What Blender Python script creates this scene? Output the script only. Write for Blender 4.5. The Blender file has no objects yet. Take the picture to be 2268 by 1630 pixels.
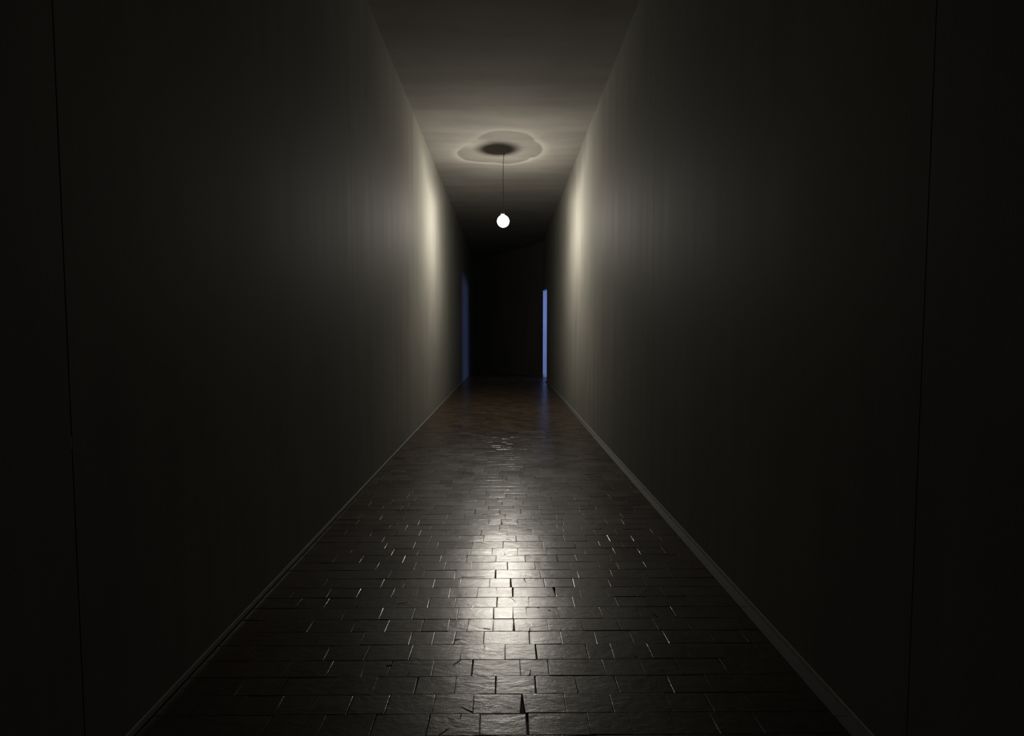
import bpy, bmesh, math, random
from mathutils import Vector, Matrix
random.seed(7)
scene = bpy.context.scene
C = scene.collection
PI = math.pi

# ------------------------------------------------------------------ camera
W, H, F = 2268.0, 1630.0, 1250.0
EYE = Vector((0.0, 0.0, 1.3))
cam_d = bpy.data.cameras.new('camera')
cam = bpy.data.objects.new('camera', cam_d); C.objects.link(cam)
cam_d.sensor_width = 36.0; cam_d.sensor_fit = 'HORIZONTAL'
cam_d.lens = F / W * 36.0
cam_d.clip_start = 0.05; cam_d.clip_end = 200
cam.location = EYE
PITCH = math.atan((H/2 - 744.0) / F); YAW = -math.atan(14.0 / F)
cam.rotation_euler = (PI/2 - PITCH, 0, YAW)
scene.camera = cam
RM = cam.rotation_euler.to_matrix()

def ray(px, py):
    return RM @ Vector(((px - W/2)/F, -(py - H/2)/F, -1.0))
def on_z(px, py, z):
    d = ray(px, py); t = (z - EYE.z)/d.z
    return EYE + d*t

# ------------------------------------------------------------------ dimensions (metres)
XL, XR, ZC = -1.219, 1.18, 4.25
Y0 = -2.6                        # corridor goes on a little behind the camera
DOOR0, DOOR1, DOORH = 16.2, 17.9, 2.73
YEND = 22.7                      # far left corner, the end wall runs slantwise to DOOR1

hang = on_z(1116, 341, ZC)       # where the cord leaves the ceiling
_r = ray(1114.5, 490)
LAMP = EYE + _r*(hang.y/_r.y)    # centre of the bulb

# ------------------------------------------------------------------ exposure, world
scene.view_settings.view_transform = 'Standard'
scene.view_settings.look = 'None'
scene.view_settings.gamma = 1.0
scene.view_settings.use_curve_mapping = False
scene.view_settings.exposure = 0.0
wd = bpy.data.worlds.new('world'); scene.world = wd; wd.use_nodes = True
bg = wd.node_tree.nodes['Background']
bg.inputs[0].default_value = (0.10, 0.16, 1.0, 1); bg.inputs[1].default_value = 0.02
LAMP_W = 420.0
DAY_W = 270.0

# ------------------------------------------------------------------ daylight at the side-room window
al = bpy.data.lights.new('daylight', 'AREA'); al.shape = 'RECTANGLE'
al.size = 2.8; al.size_y = 1.0; al.energy = DAY_W; al.color = (0.22, 0.36, 1.0)
alo = bpy.data.objects.new('daylight', al); C.objects.link(alo)
alo.location = (6.95, 16.7, 2.15); alo.rotation_euler = (PI/2, 0, PI/2)

# ------------------------------------------------------------------ materials
def mat(name):
    m = bpy.data.materials.new(name); m.use_nodes = True
    nt = m.node_tree
    return m, nt, nt.nodes['Principled BSDF']
def N(nt, t, **kw):
    n = nt.nodes.new(t)
    for k, v in kw.items():
        if k in n.inputs.keys(): n.inputs[k].default_value = v
        else: setattr(n, k, v)
    return n
def ramp(nt, stops):
    r = nt.nodes.new('ShaderNodeValToRGB'); e = r.color_ramp.elements
    while len(e) < len(stops): e.new(0.5)
    for s, (p, c) in zip(e, stops):
        s.position = p; s.color = c if len(c) == 4 else (*c, 1)
    return r
def g(v): return (v, v, v, 1)
def maths(nt, op, a, b=None, c=None):
    n = nt.nodes.new('ShaderNodeMath'); n.operation = op
    for i, v in enumerate((a, b, c)):
        if v is None: continue
        if isinstance(v, (int, float)): n.inputs[i].default_value = v
        else: nt.links.new(v, n.inputs[i])
    return n.outputs[0]

def plaster(name, col, scale, rough=0.46, spec=0.5, c2=0.80):
    m, nt, b = mat(name); L = nt.links.new
    geo = N(nt, 'ShaderNodeNewGeometry')
    mp = N(nt, 'ShaderNodeMapping'); mp.inputs['Scale'].default_value = scale
    L(geo.outputs['Position'], mp.inputs['Vector'])
    n1 = N(nt, 'ShaderNodeTexNoise', Scale=1.0, Detail=6.0, Roughness=0.62)
    L(mp.outputs[0], n1.inputs['Vector'])
    n2 = N(nt, 'ShaderNodeTexNoise', Scale=1.1, Detail=4.0, Roughness=0.55)
    L(geo.outputs['Position'], n2.inputs['Vector'])
    s = maths(nt, 'ADD', maths(nt, 'MULTIPLY', n1.outputs[0], 0.55), maths(nt, 'MULTIPLY', n2.outputs[0], 0.45))
    a = tuple(c*c2 for c in col)
    r = ramp(nt, [(0.34, a), (0.5, col), (0.66, tuple(min(1, c*1.14) for c in col))])
    L(s, r.inputs[0]); L(r.outputs[0], b.inputs['Base Color'])
    rr = N(nt, 'ShaderNodeMapRange'); rr.inputs[1].default_value = .3; rr.inputs[2].default_value = .7
    rr.inputs[3].default_value = rough-.02; rr.inputs[4].default_value = rough+.03
    L(n1.outputs[0], rr.inputs[0]); L(rr.outputs[0], b.inputs['Roughness'])
    b.inputs['Specular IOR Level'].default_value = spec
    n3 = N(nt, 'ShaderNodeTexNoise', Scale=260.0, Detail=3.0); L(geo.outputs['Position'], n3.inputs['Vector'])
    h = maths(nt, 'ADD', maths(nt, 'MULTIPLY', n3.outputs[0], 0.0012), maths(nt, 'MULTIPLY', n1.outputs[0], 0.0015))
    bp = N(nt, 'ShaderNodeBump', Strength=0.35, Distance=1.0); L(h, bp.inputs['Height']); L(bp.outputs[0], b.inputs['Normal'])
    return m
M_wall = plaster('painted_wall', (0.102, 0.098, 0.086), (5.0, 5.0, 0.3), rough=0.72, spec=0.0105, c2=0.87)
M_ceil = plaster('plaster_ceiling', (0.092, 0.0865, 0.078), (0.7, 4.0, 1.0), rough=0.85, spec=0.004, c2=0.84)
M_side = plaster('side_room_paint', (0.40, 0.41, 0.43), (3.0, 3.0, 0.4), rough=0.7)
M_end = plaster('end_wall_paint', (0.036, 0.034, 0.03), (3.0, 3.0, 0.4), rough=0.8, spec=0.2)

def plain(name, col, rough=0.5, metal=0.0, noise=0.15):
    m, nt, b = mat(name); L = nt.links.new
    geo = N(nt, 'ShaderNodeNewGeometry')
    n = N(nt, 'ShaderNodeTexNoise', Scale=35.0, Detail=5.0); L(geo.outputs['Position'], n.inputs['Vector'])
    r = ramp(nt, [(0.3, tuple(c*(1-noise) for c in col)), (0.7, tuple(c*(1+noise) for c in col))])
    L(n.outputs[0], r.inputs[0]); L(r.outputs[0], b.inputs['Base Color'])
    b.inputs['Roughness'].default_value = rough; b.inputs['Metallic'].default_value = metal
    return m
M_base = plain('skirting_paint', (0.14,0.137,0.128), 0.5)
M_mortar = plain('cement_strip', (0.014, 0.013, 0.012), 0.7, noise=0.4)
M_slab = plain('dark_pitch', (0.006, 0.005, 0.004), 0.9)
M_crack = plain('crack_dirt', (0.004, 0.003, 0.002), 1.0)
M_cord = plain('black_cable', (0.02, 0.018, 0.015), 0.6)
M_sock = plain('bakelite', (0.03, 0.022, 0.016), 0.45)
M_brass = plain('brass_cap', (0.6, 0.45, 0.2), 0.35, 1.0)
M_filler = plain('white_filler', (0.85, 0.85, 0.83), 0.6)
M_frame = plain('window_paint', (0.7, 0.7, 0.7), 0.5)

WEAR = 0.0055
def wood():
    m, nt, b = mat('end_grain_wood'); L = nt.links.new
    geo = N(nt, 'ShaderNodeNewGeometry')
    at = N(nt, 'ShaderNodeAttribute'); at.attribute_name = 'pith'
    sub = N(nt, 'ShaderNodeVectorMath'); sub.operation = 'SUBTRACT'
    L(geo.outputs['Position'], sub.inputs[0]); L(at.outputs['Vector'], sub.inputs[1])
    w = N(nt, 'ShaderNodeTexNoise', Scale=7.0, Detail=2.0); L(geo.outputs['Position'], w.inputs['Vector'])
    ln = N(nt, 'ShaderNodeVectorMath'); ln.operation = 'LENGTH'; L(sub.outputs[0], ln.inputs[0])
    d = maths(nt, 'ADD', ln.outputs['Value'], maths(nt, 'MULTIPLY', w.outputs[0], 0.012))
    rings = maths(nt, 'SINE', maths(nt, 'MULTIPLY', d, 2*PI/0.0046))
    fine = N(nt, 'ShaderNodeTexNoise', Scale=240.0, Detail=4.0, Roughness=0.7); L(geo.outputs['Position'], fine.inputs['Vector'])
    mid = N(nt, 'ShaderNodeTexNoise', Scale=22.0, Detail=6.0, Roughness=0.65); L(geo.outputs['Position'], mid.inputs['Vector'])
    mp = N(nt, 'ShaderNodeMapping'); mp.inputs['Scale'].default_value = (3.0, 11.0, 1.0)
    L(geo.outputs['Position'], mp.inputs['Vector'])
    grain = N(nt, 'ShaderNodeTexNoise', Scale=9.0, Detail=6.0, Roughness=0.7); L(mp.outputs[0], grain.inputs['Vector'])
    big = N(nt, 'ShaderNodeTexNoise', Scale=2.2, Detail=4.0, Roughness=0.6); L(geo.outputs['Position'], big.inputs['Vector'])
    rnd = geo.outputs['Random Per Island']
    cr = ramp(nt, [(0.0, (0.013, 0.010, 0.007)), (0.5, (0.022, 0.016, 0.010)), (1.0, (0.034, 0.023, 0.014))])
    L(maths(nt, 'ADD', maths(nt, 'MULTIPLY', rnd, 0.6), maths(nt, 'MULTIPLY', mid.outputs[0], 0.5)), cr.inputs[0])
    L(cr.outputs[0], b.inputs['Base Color'])
    # polish is worn unevenly
    ro = maths(nt, 'ADD', maths(nt, 'MULTIPLY', mid.outputs[0], 0.16), maths(nt, 'MULTIPLY', big.outputs[0], 0.30))
    ro = maths(nt, 'ADD', ro, maths(nt, 'MULTIPLY', rnd, 0.07))
    ro = maths(nt, 'ADD', ro, maths(nt, 'MULTIPLY', fine.outputs[0], 0.14))
    ro = maths(nt, 'ADD', ro, 0.09)
    L(ro, b.inputs['Roughness'])
    b.inputs['Specular IOR Level'].default_value = 0.06
    b.inputs['Coat Weight'].default_value = 0.47
    cro = maths(nt, 'MAXIMUM', maths(nt, 'SUBTRACT', ro, 0.255), 0.10)
    L(cro, b.inputs['Coat Roughness'])
    h = maths(nt, 'MULTIPLY', rings, 0.00005)
    h = maths(nt, 'ADD', h, maths(nt, 'MULTIPLY', fine.outputs[0], 0.0007))
    h = maths(nt, 'ADD', h, maths(nt, 'MULTIPLY', grain.outputs[0], 0.0009))
    h = maths(nt, 'ADD', h, maths(nt, 'MULTIPLY', mid.outputs[0], 0.0016))
    # hollows and ridges worn by feet, long across the corridor
    mp2 = N(nt, 'ShaderNodeMapping'); mp2.inputs['Scale'].default_value = (1.0, 2.2, 1.0); mp2.inputs['Rotation'].default_value = (0, 0, 0.15)
    L(geo.outputs['Position'], mp2.inputs['Vector'])
    wear = N(nt, 'ShaderNodeTexNoise', Scale=6.0, Detail=3.0, Roughness=0.6, Distortion=0.3); L(mp2.outputs[0], wear.inputs['Vector'])
    ws_ = maths(nt, 'ABSOLUTE', maths(nt, 'SUBTRACT', wear.outputs[0], 0.5))
    h = maths(nt, 'ADD', h, maths(nt, 'MULTIPLY', ws_, WEAR))  # a few millimetres over a block
    bp = N(nt, 'ShaderNodeBump', Strength=0.42, Distance=1.0); L(h, bp.inputs['Height']); L(bp.outputs[0], b.inputs['Normal']); L(bp.outputs[0], b.inputs['Coat Normal'])
    return m
M_wood = wood()

# ------------------------------------------------------------------ mesh helpers
def mesh_obj(name, verts, faces, m, parent=None, smooth=False):
    me = bpy.data.meshes.new(name); me.from_pydata(verts, [], faces); me.update()
    me.materials.append(m)
    if smooth: me.polygons.foreach_set('use_smooth', [True]*len(me.polygons))
    o = bpy.data.objects.new(name, me); C.objects.link(o)
    if parent: o.parent = parent
    return o
def box_data(x0, x1, y0, y1, z0, z1):
    v = [(x0,y0,z0),(x1,y0,z0),(x1,y1,z0),(x0,y1,z0),(x0,y0,z1),(x1,y0,z1),(x1,y1,z1),(x0,y1,z1)]
    f = [(0,3,2,1),(4,5,6,7),(0,1,5,4),(1,2,6,5),(2,3,7,6),(3,0,4,7)]
    return v, f
def box(name, x0, x1, y0, y1, z0, z1, m, parent=None, bev=0.0):
    v, f = box_data(x0, x1, y0, y1, z0, z1)
    o = mesh_obj(name, v, f, m, parent)
    if bev > 0:
        bm = bmesh.new(); bm.from_mesh(o.data)
        bmesh.ops.bevel(bm, geom=bm.edges[:], offset=bev, segments=2, affect='EDGES')
        bm.to_mesh(o.data); bm.free()
    return o
def prism(name, pts, z0, z1, m, parent=None):
    n = len(pts)
    v = [(x, y, z0) for x, y in pts] + [(x, y, z1) for x, y in pts]
    f = [tuple(range(n-1, -1, -1)), tuple(range(n, 2*n))] + [(i, (i+1) % n, n+(i+1) % n, n+i) for i in range(n)]
    return mesh_obj(name, v, f, m, parent)
def struct(o):
    o['kind'] = 'structure'; return o
def multi_box(name, boxes, m, parent=None):
    V, Fc = [], []
    for b in boxes:
        v, f = box_data(*b); k = len(V); V += v; Fc += [tuple(i+k for i in q) for q in f]
    return mesh_obj(name, V, Fc, m, parent)

# ------------------------------------------------------------------ walls
TH = 0.045            # panels stand proud of the wall behind them
wl = struct(multi_box('wall_left', [(XL-TH-0.25, XL-TH, Y0, YEND+0.4, -0.1, ZC+0.1)], M_wall))
wl['label'] = 'tall dark painted left wall of the corridor'
wr = struct(multi_box('wall_right', [(XR+TH, XR+0.34, Y0, DOOR0, -0.1, ZC+0.1),
                                    (XR+TH, XR+0.34, DOOR0, DOOR1+0.02, DOORH+0.03, ZC+0.1)], M_wall))
wr['label'] = 'tall dark painted right wall of the corridor'
seams = [1.585 + 2.955*k for k in range(-1, 8)]
ysl = [Y0] + [s for s in seams if s < YEND-0.5] + [YEND+0.05]
def panel(x0, x1, y0, y1, z0, z1, parent):
    o = box('wall_panel', x0, x1, y0, y1, z0, z1, M_wall, parent, bev=0.0008); return o
for i in range(len(ysl)-1):
    ga = 0.0014 if abs(ysl[i]-1.585) < .01 else 0.001
    gb = 0.0014 if abs(ysl[i+1]-1.585) < .01 else 0.001
    if ysl[i] > 9: ga = 0.0004
    if ysl[i+1] > 9: gb = 0.0004
    panel(XL-TH, XL + (0.0, -0.0001, 0.0001, -0.0002)[i % 4], ysl[i]+ga, ysl[i+1]-gb, 0.0, ZC, wl)
ysr = [Y0] + [s for s in seams if s < DOOR0-0.6] + [DOOR0]
for i in range(len(ysr)-1):
    g0 = 0.001 if ysr[i] < 9 else 0.0004
    panel(XR - (0.0, -0.0001, 0.0002, -0.0001)[i % 4], XR+TH, ysr[i]+g0, ysr[i+1]-(0.001 if ysr[i+1] < 9 else 0.0004)*(i < len(ysr)-2), 0.0, ZC, wr)
panel(XR, XR+TH, DOOR0+0.003, DOOR1+0.02, DOORH, ZC, wr)
# white filler left in the open joint of the left wall nearest the camera
for (za, zb) in ((3.37, 3.20), (2.42, 2.36), (1.02, 0.98), (2.86, 2.84)):
    box('filler_chip', XL-0.008, XL-0.0005, 1.585-0.0013, 1.585+0.0013, zb, za, M_filler, wl)

# ceiling
ce = struct(box('ceiling', XL-0.3, XR+0.35, Y0, YEND+0.4, ZC, ZC+0.2, M_ceil)); ce['label'] = 'brushed plaster ceiling of the corridor'

# slanting end wall: from far left corner to the far door jamb, then a splayed reveal
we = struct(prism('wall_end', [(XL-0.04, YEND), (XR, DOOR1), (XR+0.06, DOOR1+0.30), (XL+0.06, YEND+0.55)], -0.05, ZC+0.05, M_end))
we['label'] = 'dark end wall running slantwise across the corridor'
rv = struct(prism('trim_1', [(XR, DOOR1), (XR+0.345, DOOR1+0.26), (XR+0.345, DOOR1+0.5), (XR+0.05, DOOR1+0.34)], -0.05, DOORH+0.03, M_side))
rv['label'] = 'splayed door reveal lit blue by daylight'
box('skirting', XR+0.003, XR+0.05, DOOR1-0.012, DOOR1+0.02, 0.0, 0.10, M_side, rv)

# side room behind the doorway
RX0, RX1, RY0, RY1, RZ = XR+0.345, 7.0, 14.3, 19.2, 3.4
ws = struct(multi_box('wall_side_room', [
    (RX0, RX1+0.3, RY0-0.2, RY0, -0.1, RZ), (RX0, RX1+0.3, RY1, RY1+0.2, -0.1, RZ),
    (RX1, RX1+0.3, RY0, 15.2, -0.1, RZ), (RX1, RX1+0.3, 18.2, RY1, -0.1, RZ),
    (RX1, RX1+0.3, 15.2, 18.2, -0.1, 1.6), (RX1, RX1+0.3, 15.2, 18.2, 2.7, RZ),
    (RX0-0.02, RX0+0.12, DOOR1+0.5, RY1, -0.1, RZ),
    (RX0-0.02, RX0+0.0, RY0-0.2, DOOR0, ZC*0-0.1, RZ)], M_side))
ws['label'] = 'daylit walls of the side room'
cs = struct(box('ceiling_side_room', RX0-0.03, RX1+0.3, RY0-0.2, RY1+0.2, RZ, RZ+0.15, M_side))
wn = struct(multi_box('window_1', [(RX1+0.05, RX1+0.12, 15.2, 15.26, 1.6, 2.7), (RX1+0.05, RX1+0.12, 18.14, 18.2, 1.6, 2.7),
    (RX1+0.05, RX1+0.12, 15.26, 18.14, 1.6, 1.66), (RX1+0.05, RX1+0.12, 15.26, 18.14, 2.64, 2.7),
    (RX1+0.06, RX1+0.11, 16.68, 16.72, 1.66, 2.64)], M_frame))
mg, ntg, bgl = mat('window_glass'); bgl.inputs['Transmission Weight'].default_value = 1; bgl.inputs['Roughness'].default_value = 0.02
box('pane', RX1+0.08, RX1+0.09, 15.26, 16.68, 1.66, 2.64, mg, wn); box('pane', RX1+0.08, RX1+0.09, 16.72, 18.14, 1.66, 2.64, mg, wn)

# skirtings: low pale strips at the foot of the walls
def skirt(name, pts, h, label):
    o = struct(prism(name, pts, 0.0, h, M_base)); o['label'] = label; return o
skirt('baseboard_left', [(XL, Y0), (XL+0.006, Y0), (XL+0.006, YEND-0.1), (XL, YEND-0.1)], 0.022, 'thin pale skirting along the left wall')
skirt('baseboard_right', [(XR-0.006, Y0), (XR, Y0), (XR, DOOR0), (XR-0.006, DOOR0)], 0.022, 'thin pale skirting along the right wall')

# ------------------------------------------------------------------ floor of end-grain wooden blocks
fl = struct(multi_box('floor', [(XL-0.3, RX1+0.3, Y0, YEND+0.5, -0.15, -0.012)], M_slab))
fl['label'] = 'corridor floor of dark polished wooden blocks in running courses'
BX0, BX1 = XL+0.014, XR-0.058

def block_geo(xa, xb, ya, yb, skew=(0, 0), rng=random):
    """chamfered block; xa/xb side joints, skew shifts the joints between near and far edge"""
    c = 0.0012 + rng.random()*0.0018
    z = (rng.random()-0.5)*0.0016
    tx = rng.gauss(0, 0.0042); ty = rng.gauss(0, 0.0060)   # slopes
    cx, cy = (xa+xb)/2, (ya+yb)/2
    def hh(x, y, dz=0): return z + (x-cx)*tx + (y-cy)*ty + dz
    j = lambda s=0.0007: rng.gauss(0, s)
    base = [[xa+skew[0]+j(), ya+j()], [xb+skew[1]+j(), ya+j()], [xb-skew[1]+j(), yb+j()], [xa-skew[0]+j(), yb+j()]]
    ins = [[base[0][0]+c, base[0][1]+c], [base[1][0]-c, base[1][1]+c], [base[2][0]-c, base[2][1]-c], [base[3][0]+c, base[3][1]-c]]
    v = [(p[0], p[1], -0.03) for p in base] + [(p[0], p[1], hh(*p, -c*rng.choice((0.06, 0.1, 0.15, 0.2, 0.35)))) for p in base] + [(p[0], p[1], hh(*p)) for p in ins]
    f = [(0,1,5,4),(1,2,6,5),(2,3,7,6),(3,0,4,7),(4,5,9,8),(5,6,10,9),(6,7,11,10),(7,4,8,11),(8,9,10,11)]
    pith = (cx + rng.uniform(-.9, .9)*(xb-xa)*0.6, cy + rng.uniform(-.9, .9)*(yb-ya)*0.6, 0)
    return v, f, pith
def add_pith(me, piths):
    a = me.attributes.new('pith', 'FLOAT_VECTOR', 'FACE')
    for i, p in enumerate(piths): a.data[i].vector = p

# course edges and side joints read off the photograph (pixels), nearest course first
lines = [1629, 1580, 1537, 1497, 1460.7, 1427, 1397.7, 1370.6, 1345, 1322.6, 1300.8, 1281, 1262, 1244.7, 1229, 1214, 1199.5,
         1185.8, 1173, 1161.6, 1150, 1138.6, 1128.7, 1119.5, 1109.7, 1101]
joints = [
 [449, 591, 714, 827, 948, 1063, 1168.5, 1304, 1397.6, 1494, 1585, 1682, 1772],
 [539, 620, 700, 776, 859, 961, 1048, 1156.5, 1252, 1355, 1483, 1572, 1660, 1748],
 [537, 629, 738.7, 831, 922, 1008, 1097.5, 1186, 1277.6, 1366, 1486, 1571, 1687, 1773],
 [551, 637, 731.7, 807, 864, 959, 1046, 1152, 1214.7, 1338, 1424, 1501, 1605, 1677],
 [555.6, 629, 726, 814, 911, 1021.4, 1118.2, 1187.7, 1300.4, 1356, 1440, 1522.6, 1597.6, 1682],
 [600, 703, 804, 910.3, 960, 1007.5, 1071.4, 1172.4, 1242.5, 1319, 1397.6, 1475, 1576.5, 1650],
 [578, 690, 785, 858.7, 936, 994.6, 1035.7, 1092.5, 1138, 1214, 1289.5, 1370.8, 1452, 1524.6, 1646],
 [586, 679.5, 765, 845, 917, 1014, 1093, 1136.5, 1166, 1238, 1331, 1415.5, 1492, 1582],
 [663.7, 724.8, 795, 879.6, 951, 1009, 1100.4, 1171.4, 1269.6, 1365, 1437, 1518.6],
 [730.8, 796, 871.6, 925, 996.6, 1057.7, 1136, 1229, 1284.5, 1345, 1404.6, 1467, 1512.7],
 [720.8, 761.5, 847.8, 896.4, 962, 1020, 1085, 1131.5, 1205.6, 1269.6, 1349, 1427, 1494.8],
 [706, 785, 864.7, 940, 1008.7, 1097.4, 1196.6, 1279.6, 1355, 1435, 1483],
 [706, 769.4, 837, 920, 986.3, 1045.6, 1124, 1185, 1263.7, 1327, 1367, 1429.4, 1484, 1531.5],
 [743.7, 802, 859.7, 896.4, 976.4, 1034, 1098.8, 1163.5, 1234, 1274.6, 1352, 1444, 1501.8],
 [871, 927, 985, 1041.4, 1090, 1146.5, 1211.6, 1294],
 [919.4, 970.8, 1045.8, 1114, 1167.5, 1202.3, 1274.4],
 [851, 894, 954.7, 1018.7, 1071.6, 1142.8, 1195, 1248.6, 1299.7],
 [877.6, 931.6, 985.6, 1066, 1123, 1178.5, 1248.6, 1316],
 [954.7, 1004.8, 1057, 1106.4, 1166.4, 1233.2, 1286.5],
 [884, 984, 1037.4, 1083, 1110, 1147, 1198.3, 1245.7],
 [897.4, 944.8, 991, 1029, 1067.8, 1119.4, 1178.5, 1232, 1295],
 [874, 950.7, 1052.4, 1106.4, 1153.8, 1199.4],
 [890.8, 964.2, 1027.5, 1082.6, 1136.6, 1191.7],
 [952.5, 1003.7, 1075.5, 1111.7, 1158, 1211.6, 1258],
 [920.5, 976, 1022, 1058, 1102, 1142]]
wide = {(0, 1168.5): (0.0085, 0), (1, 1156.5): (0.011, 0.003), (2, 1186): (0.006, 0), (2, 1097.5): (0.005, 0),
        (3, 1046): (0.005, 0), (4, 1187.7): (0.007, 0), (6, 1138): (0.006, 0), (9, 1229): (0.009, -0.003), (9, 1136): (0.005, 0),
        (10, 1131.5): (0.005, 0), (11, 1097.4): (0.006, 0), (8, 1100.4): (0.004, 0), (0, 948): (0.004, 0), (2, 922): (0.004, 0)}
def course(xs, lo, hi, mean=0.150):
    xs = sorted(xs)
    out = [lo] + [x for x in xs if lo+0.045 < x < hi-0.045] + [hi]
    full = [out[0]]
    for b in out[1:]:
        a = full[-1]; gap = b - a
        if gap > mean*1.75:
            n = max(2, round(gap/mean)); 
            cuts = sorted(a + gap*(k + random.uniform(-.18, .18))/n for k in range(1, n))
            full += cuts
        full.append(b)
    return full
yl = [on_z(1120, p, 0).y for p in lines]
pitch = (yl[14]-yl[0])/14.0
rows = []
for i in range(3, 0, -1):       # courses between the frame and the camera's foot
    rows.append((yl[0]-pitch*i, yl[0]-pitch*(i-1), None))
rows.reverse(); near_rows = rows
meas = [(yl[i], yl[i+1], i) for i in range(len(yl)-1)]
Y = yl[-1]; far = []
while Y < YEND:
    p = pitch*random.uniform(.95, 1.05); far.append((Y, Y+p, None)); Y += p
SX = {}
count = 0
blocks_px = []
sv, sf, sp = [], [], []
MAXB = 296
top_parts = []
for (ya, yb, idx) in meas + near_rows + far:
    ym = (ya+yb)/2
    if idx is not None:
        pm = (lines[idx]+lines[idx+1])/2
        xs = []
        gaps = {}
        for j in joints[idx]:
            x = on_z(j, pm, 0).x; xs.append(x)
            if (idx, j) in wide: gaps[round(x, 5)] = wide[(idx, j)]
    else:
        xs, gaps = [], {}
        x = BX0 + random.uniform(.04, .15)
        while x < BX1-0.03:
            xs.append(x); x += max(0.085, random.gauss(0.150, 0.028))
    hi = BX1
    if DOOR0 < ym < DOOR1: hi = RX0 + 3.0
    # the end wall cuts the last courses short
    if ym > DOOR1: hi = min(hi, XL + (XR-XL)*(YEND-ym)/(YEND-DOOR1) + 0.1)
    if hi < BX0+0.06: continue
    cs_ = course(xs, BX0, hi)
    for a, b in zip(cs_[:-1], cs_[1:]):
        def gp(x):
            if round(x, 5) in gaps: return gaps[round(x, 5)]
            random_g = 0.0004 + min(0.003, random.expovariate(1/0.0007))
            return (random_g, 0)
        ga, gb = gp(a), gp(b)
        gy0, gy1 = 0.0006+abs(random.gauss(0, .0007)), 0.0006+abs(random.gauss(0, .0007))
        v, f, pi = block_geo(a+ga[0]*0.5, b-gb[0]*0.5, ya+gy0, yb-gy1, (ga[1], -gb[1]))
        if idx is not None and count < MAXB:
            cx, cy = (a+b)/2, (ya+yb)/2
            o = mesh_obj('wood_block', [(p[0]-cx, p[1]-cy, p[2]) for p in v], f, M_wood, fl)
            o.location = (cx, cy, 0); add_pith(o.data, [pi]*len(f)); count += 1
            blocks_px.append((a, b, ya, yb, o))
        else:
            k = len(sv); sv += v; sf += [tuple(i+k for i in q) for q in f]; sp += [pi]*len(f)
o = mesh_obj('wood_blocks', sv, sf, M_wood, fl); add_pith(o.data, sp); o['kind'] = 'stuff'

# cement fillet between the last blocks and the right wall
yy = Y0
while yy < DOOR0:
    y2 = min(DOOR0, yy + random.uniform(.6, 1.4))
    box('cement_strip', BX1+0.003, XR-0.006, yy+.002, y2-.002, -0.02, random.uniform(-.001, .0015), M_mortar, fl)
    yy = y2

# drying cracks in single blocks: (wide end, tip, width in mm)
S = 450/2268.0
def c1(x, y): return 700+x*S, 1420+y*S
def c2(x, y): return 1100+x*S, 1420+y*S
def c3(x, y): return 700+x*S, 1220+y*S
def c4(x, y): return 1100+x*S, 1220+y*S
def c5(x, y): return 850+x*500/2268, 1080+y*500/2268
cracks = [(c1(1886,48), c1(1871,112), 3), (c1(1610,212), c1(1530,270), 3), (c1(1745,792), c1(1615,735), 4), (c1(1621,818), c1(1608,875), 4),
 (c1(1375,1048), c1(1485,973), 3), (c1(1028,384), c1(1043,328), 3), (c1(840,268), c1(780,276), 2.5), (c1(1980,380), c1(1984,350), 2),
 (c2(368,382), c2(380,308), 4), (c2(1572,182), c2(1532,158), 3), (c3(905,598), c3(1028,573), 5), (c3(1868,868), c3(1952,874), 3),
 (c3(1552,996), c3(1608,988), 3), (c3(2199,758), c3(2198,680), 5), (c3(2011,412), c3(2016,448), 4), (c3(2165,518), c3(2225,566), 3),
 (c3(1620,296), c3(1885,291), 3), (c3(1665,490), c3(1683,468), 2.5), (c3(2108,42), c3(2105,8), 5), (c4(304,308), c4(331,352), 4),
 (c4(368,894), c4(368,852), 5), (c4(715,886), c4(705,853), 3), (c4(453,632), c4(478,640), 6), (c4(580,660), c4(606,672), 5),
 (c4(1792,734), c4(1742,702), 3), (c5(1185,366), c5(1180,328), 6), (c5(2022,308), c5(2014,272), 6), (c5(1228,514), c5(1290,535), 3),
 (c5(930,545), c5(1040,566), 2.5), (c5(1255,505), c5(1252,486), 3), (c5(1168,418), c5(1164,400), 6), (c5(1300,372), c5(1298,384), 6)]
for a, b, wmm in cracks:
    P, Q = on_z(*a, 0), on_z(*b, 0)
    m_ = (P+Q)/2
    host = None
    for (xa, xb, ya, yb, ob) in blocks_px:
        if xa < m_.x < xb and ya < m_.y < yb: host = ob; break
    if host is None: continue
    P2, Q2 = P - host.location, Q - host.location
    d = (Q2-P2).normalized(); n = Vector((-d.y, d.x, 0))*wmm*0.0005
    k1, k2 = P2.lerp(Q2, .4) + n*0.5, P2.lerp(Q2, .75) - n*0.4
    v = [P2+n, P2-n, k1-n*1.2, k2-n*.3, Q2, k2+n*.4, k1+n*.3]
    top = [(p.x, p.y, 0.0014) for p in v]; bot = [(p.x, p.y, -0.004) for p in v]
    nn = len(v)
    mesh_obj('crack', top+bot, [tuple(range(nn))] + [(i, nn+i, nn+(i+1) % nn, (i+1) % nn) for i in range(nn)], M_crack, host)

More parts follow.
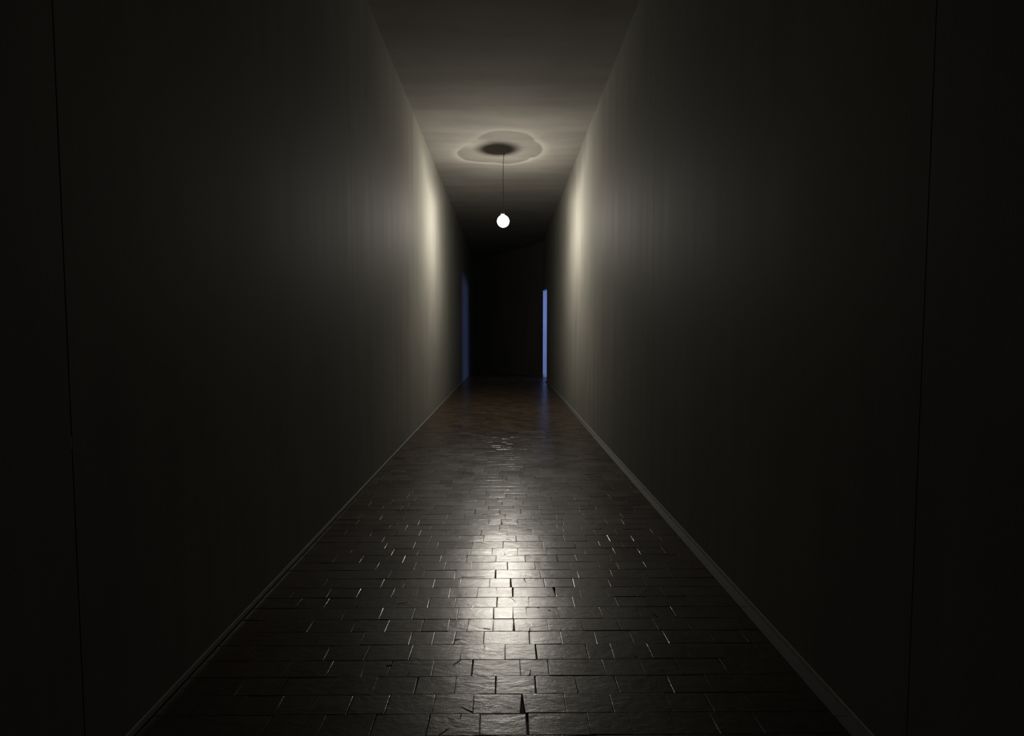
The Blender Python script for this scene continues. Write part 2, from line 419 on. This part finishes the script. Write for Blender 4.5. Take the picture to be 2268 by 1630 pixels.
# ------------------------------------------------------------------ the bare bulb on its cord
lamp = bpy.data.objects.new('pendant_lamp', None); C.objects.link(lamp)
lamp.location = hang
lamp['label'] = 'bare glowing bulb hanging on a thin black cord from the ceiling'; lamp['category'] = 'lamp'
D = LAMP - hang
def lathe(name, prof, m, parent, M4, seg=28):
    V, Fc = [], []
    for r, z in prof:
        for k in range(seg):
            a = 2*PI*k/seg; V.append(tuple(M4 @ Vector((r*math.cos(a), r*math.sin(a), z))))
    for i in range(len(prof)-1):
        for k in range(seg):
            Fc.append((i*seg+k, i*seg+(k+1) % seg, (i+1)*seg+(k+1) % seg, (i+1)*seg+k))
    Fc.append(tuple(range(seg))[::-1]); Fc.append(tuple((len(prof)-1)*seg+k for k in range(seg)))
    return mesh_obj(name, V, Fc, m, parent, smooth=True)
# socket leans: its shadow on the ceiling lies left of and nearer than the cord
shadow = on_z(1103, 331.5, ZC)
axis = (shadow - LAMP).normalized()
rot = axis.to_track_quat('Z', 'Y').to_matrix().to_4x4()
BR = 0.100                                # globe radius
M4 = Matrix.Translation(D) @ rot
globe = [(0.0001, -BR)]
for i in range(1, 18):
    a = -PI/2 + i*PI/20
    globe.append((BR*math.cos(a), BR*math.sin(a)))
globe += [(0.020, BR*1.02), (0.0135, BR*1.10)]
mb, ntb, bb = mat('frosted_bulb'); ntb.nodes.remove(bb)
out = ntb.nodes['Material Output']
em = N(ntb, 'ShaderNodeEmission'); em.inputs[0].default_value = (1, .90, .70, 1); em.inputs[1].default_value = 6.0
tr = N(ntb, 'ShaderNodeBsdfTransparent'); ad = N(ntb, 'ShaderNodeAddShader')
ntb.links.new(em.outputs[0], ad.inputs[0]); ntb.links.new(tr.outputs[0], ad.inputs[1]); ntb.links.new(ad.outputs[0], out.inputs[0])
bulb = lathe('bulb', globe, mb, lamp, M4); bulb['label'] = 'glowing round bulb'
zs = BR*1.04
lathe('bulb_cap', [(0.0135, zs), (0.014, zs+.012), (0.014, zs+.022)], M_brass, bulb, M4)
lathe('socket', [(0.029, zs+.004), (0.032, zs+.007), (0.031, zs+.042), (0.024, zs+.054), (0.010, zs+.062), (0.006, zs+.066)], M_sock, lamp, M4)
# cord: curve turned into a tube, with the slight kinks the photo shows
cu = bpy.data.curves.new('cord', 'CURVE'); cu.dimensions = '3D'; cu.bevel_depth = 0.0042; cu.bevel_resolution = 2; cu.resolution_u = 6
top_s = M4 @ Vector((0, 0, zs+.064))
pts = [Vector((0, 0, 0)), Vector((-.007, 0, -.10)), Vector((-.013, 0, -.25)), Vector((-.013, 0, -.50)), Vector((-.008, 0, -.72)),
       Vector((-.012, 0, -.84)), top_s]
sp_ = cu.splines.new('BEZIER'); sp_.bezier_points.add(len(pts)-1)
for bp_, p in zip(sp_.bezier_points, pts):
    bp_.co = p; bp_.handle_left_type = bp_.handle_right_type = 'AUTO'
tmp = bpy.data.objects.new('cord_tmp', cu); C.objects.link(tmp)
me = bpy.data.meshes.new_from_object(tmp.evaluated_get(bpy.context.evaluated_depsgraph_get()))
bpy.data.objects.remove(tmp)
me.materials.clear(); me.materials.append(M_cord)
co = bpy.data.objects.new('cord', me); C.objects.link(co); co.parent = lamp; co['label'] = 'thin black cord'
# small cord grip where the cord enters the ceiling
lathe('cord_grip', [(0.012, 0.002), (0.012, -0.008), (0.006, -0.016)], M_cord, lamp, Matrix.Identity(4), 16)

# its light: the glass throws a lobed ring on the ceiling around the socket's shadow
pl = bpy.data.lights.new('bulb_light', 'POINT'); pl.energy = LAMP_W; pl.shadow_soft_size = 0.012; pl.color = (1.0, 0.94, 0.83)
plo = bpy.data.objects.new('bulb_light', pl); C.objects.link(plo); plo.parent = lamp; plo.location = D
pl.use_nodes = True; nt = pl.node_tree
e = nt.nodes['Emission']
geo = N(nt, 'ShaderNodeNewGeometry'); sx = N(nt, 'ShaderNodeSeparateXYZ')
nt.links.new(geo.outputs['Incoming'], sx.inputs[0])
ring = [(1072,297),(1085,291.6),(1106,289.5),(1137.6,290.6),(1164,295),(1179,304),(1185,313),(1196,319),(1201,328),(1200,337),(1185,348),
        (1173,350),(1169,354),(1148,360),(1121.7,363),(1095,360),(1053,358),(1032,355),(1016,346),(1012.7,337),(1022,329),(1040,320),(1056,309)]
cen = on_z(1108, 327, ZC); hgt = ZC - LAMP.z
u0, v0 = (cen.x-LAMP.x)/hgt, (cen.y-LAMP.y)/hgt
pol = []
for p in ring:
    q = on_z(*p, ZC); u, v = (q.x-LAMP.x)/hgt-u0, (q.y-LAMP.y)/hgt-v0
    pol.append(((math.atan2(v, u)/(2*PI)) % 1.0, math.hypot(u, v)))
pol.sort()
rmax = 1.2
first, last = pol[0], pol[-1]
t = (0 - (last[0]-1))/(first[0]-(last[0]-1)); r0 = last[1]*(1-t)+first[1]*t
stops = [(0.0, g(r0/rmax))] + [(a, g(r/rmax)) for a, r in pol] + [(1.0, g(r0/rmax))]
SGN = 1.0
zc = maths(nt, 'MULTIPLY', sx.outputs[2], SGN)
zz = maths(nt, 'MAXIMUM', zc, 0.05)
u = maths(nt, 'SUBTRACT', maths(nt, 'DIVIDE', maths(nt, 'MULTIPLY', sx.outputs[0], SGN), zz), u0)
v = maths(nt, 'SUBTRACT', maths(nt, 'DIVIDE', maths(nt, 'MULTIPLY', sx.outputs[1], SGN), zz), v0)
ang = maths(nt, 'FRACT', maths(nt, 'ADD', maths(nt, 'DIVIDE', maths(nt, 'ARCTAN2', v, u), 2*PI), 1.0))
rad = maths(nt, 'SQRT', maths(nt, 'ADD', maths(nt, 'MULTIPLY', u, u), maths(nt, 'MULTIPLY', v, v)))
rp = ramp(nt, stops); rp.color_ramp.interpolation = 'LINEAR'; nt.links.new(ang, rp.inputs[0])
rr = maths(nt, 'MULTIPLY', rp.outputs[0], rmax)
df = maths(nt, 'SUBTRACT', rad, rr)          # signed distance from the ring
def mr(val, a, b, c, d, ip='SMOOTHSTEP'):
    n = nt.nodes.new('ShaderNodeMapRange'); n.interpolation_type = ip
    nt.links.new(val, n.inputs[0])
    for k, x in enumerate((a, b, c, d)): n.inputs[k+1].default_value = x
    return n.outputs[0]
inside = mr(df, -0.016, 0.010, -0.30, 0.12)
fade = mr(df, 0.010, 0.16, 0.0, -0.20)
# the bulb leans, so it throws more light overhead towards the near end than towards the far end
lean = maths(nt, 'ADD', mr(v, -1.3, 0.1, 1.16, 0.66), mr(v, 0.1, 1.1, 0.0, -0.12))
# the outline is open on the side where the image of the filament is cut off
amp = ramp(nt, [(0.0, g(1)), (0.46, g(1)), (0.53, g(.25)), (0.62, g(.25)), (0.68, g(1)), (1.0, g(1))]); nt.links.new(ang, amp.inputs[0])
shape = maths(nt, 'MULTIPLY', maths(nt, 'ADD', inside, fade), amp.outputs[0])
core = mr(rad, 0.10, 0.42, -0.16, 0.0)
prof = maths(nt, 'ADD', maths(nt, 'ADD', lean, maths(nt, 'MULTIPLY', shape, 0.8)), core)
up = mr(zc, 0.25, 0.6, 0.0, 1.0)
# mix: 1 sideways and down, the ring profile overhead
stren = maths(nt, 'ADD', 1.0, maths(nt, 'MULTIPLY', maths(nt, 'SUBTRACT', prof, 1.0), up))
nt.links.new(stren, e.inputs['Strength'])
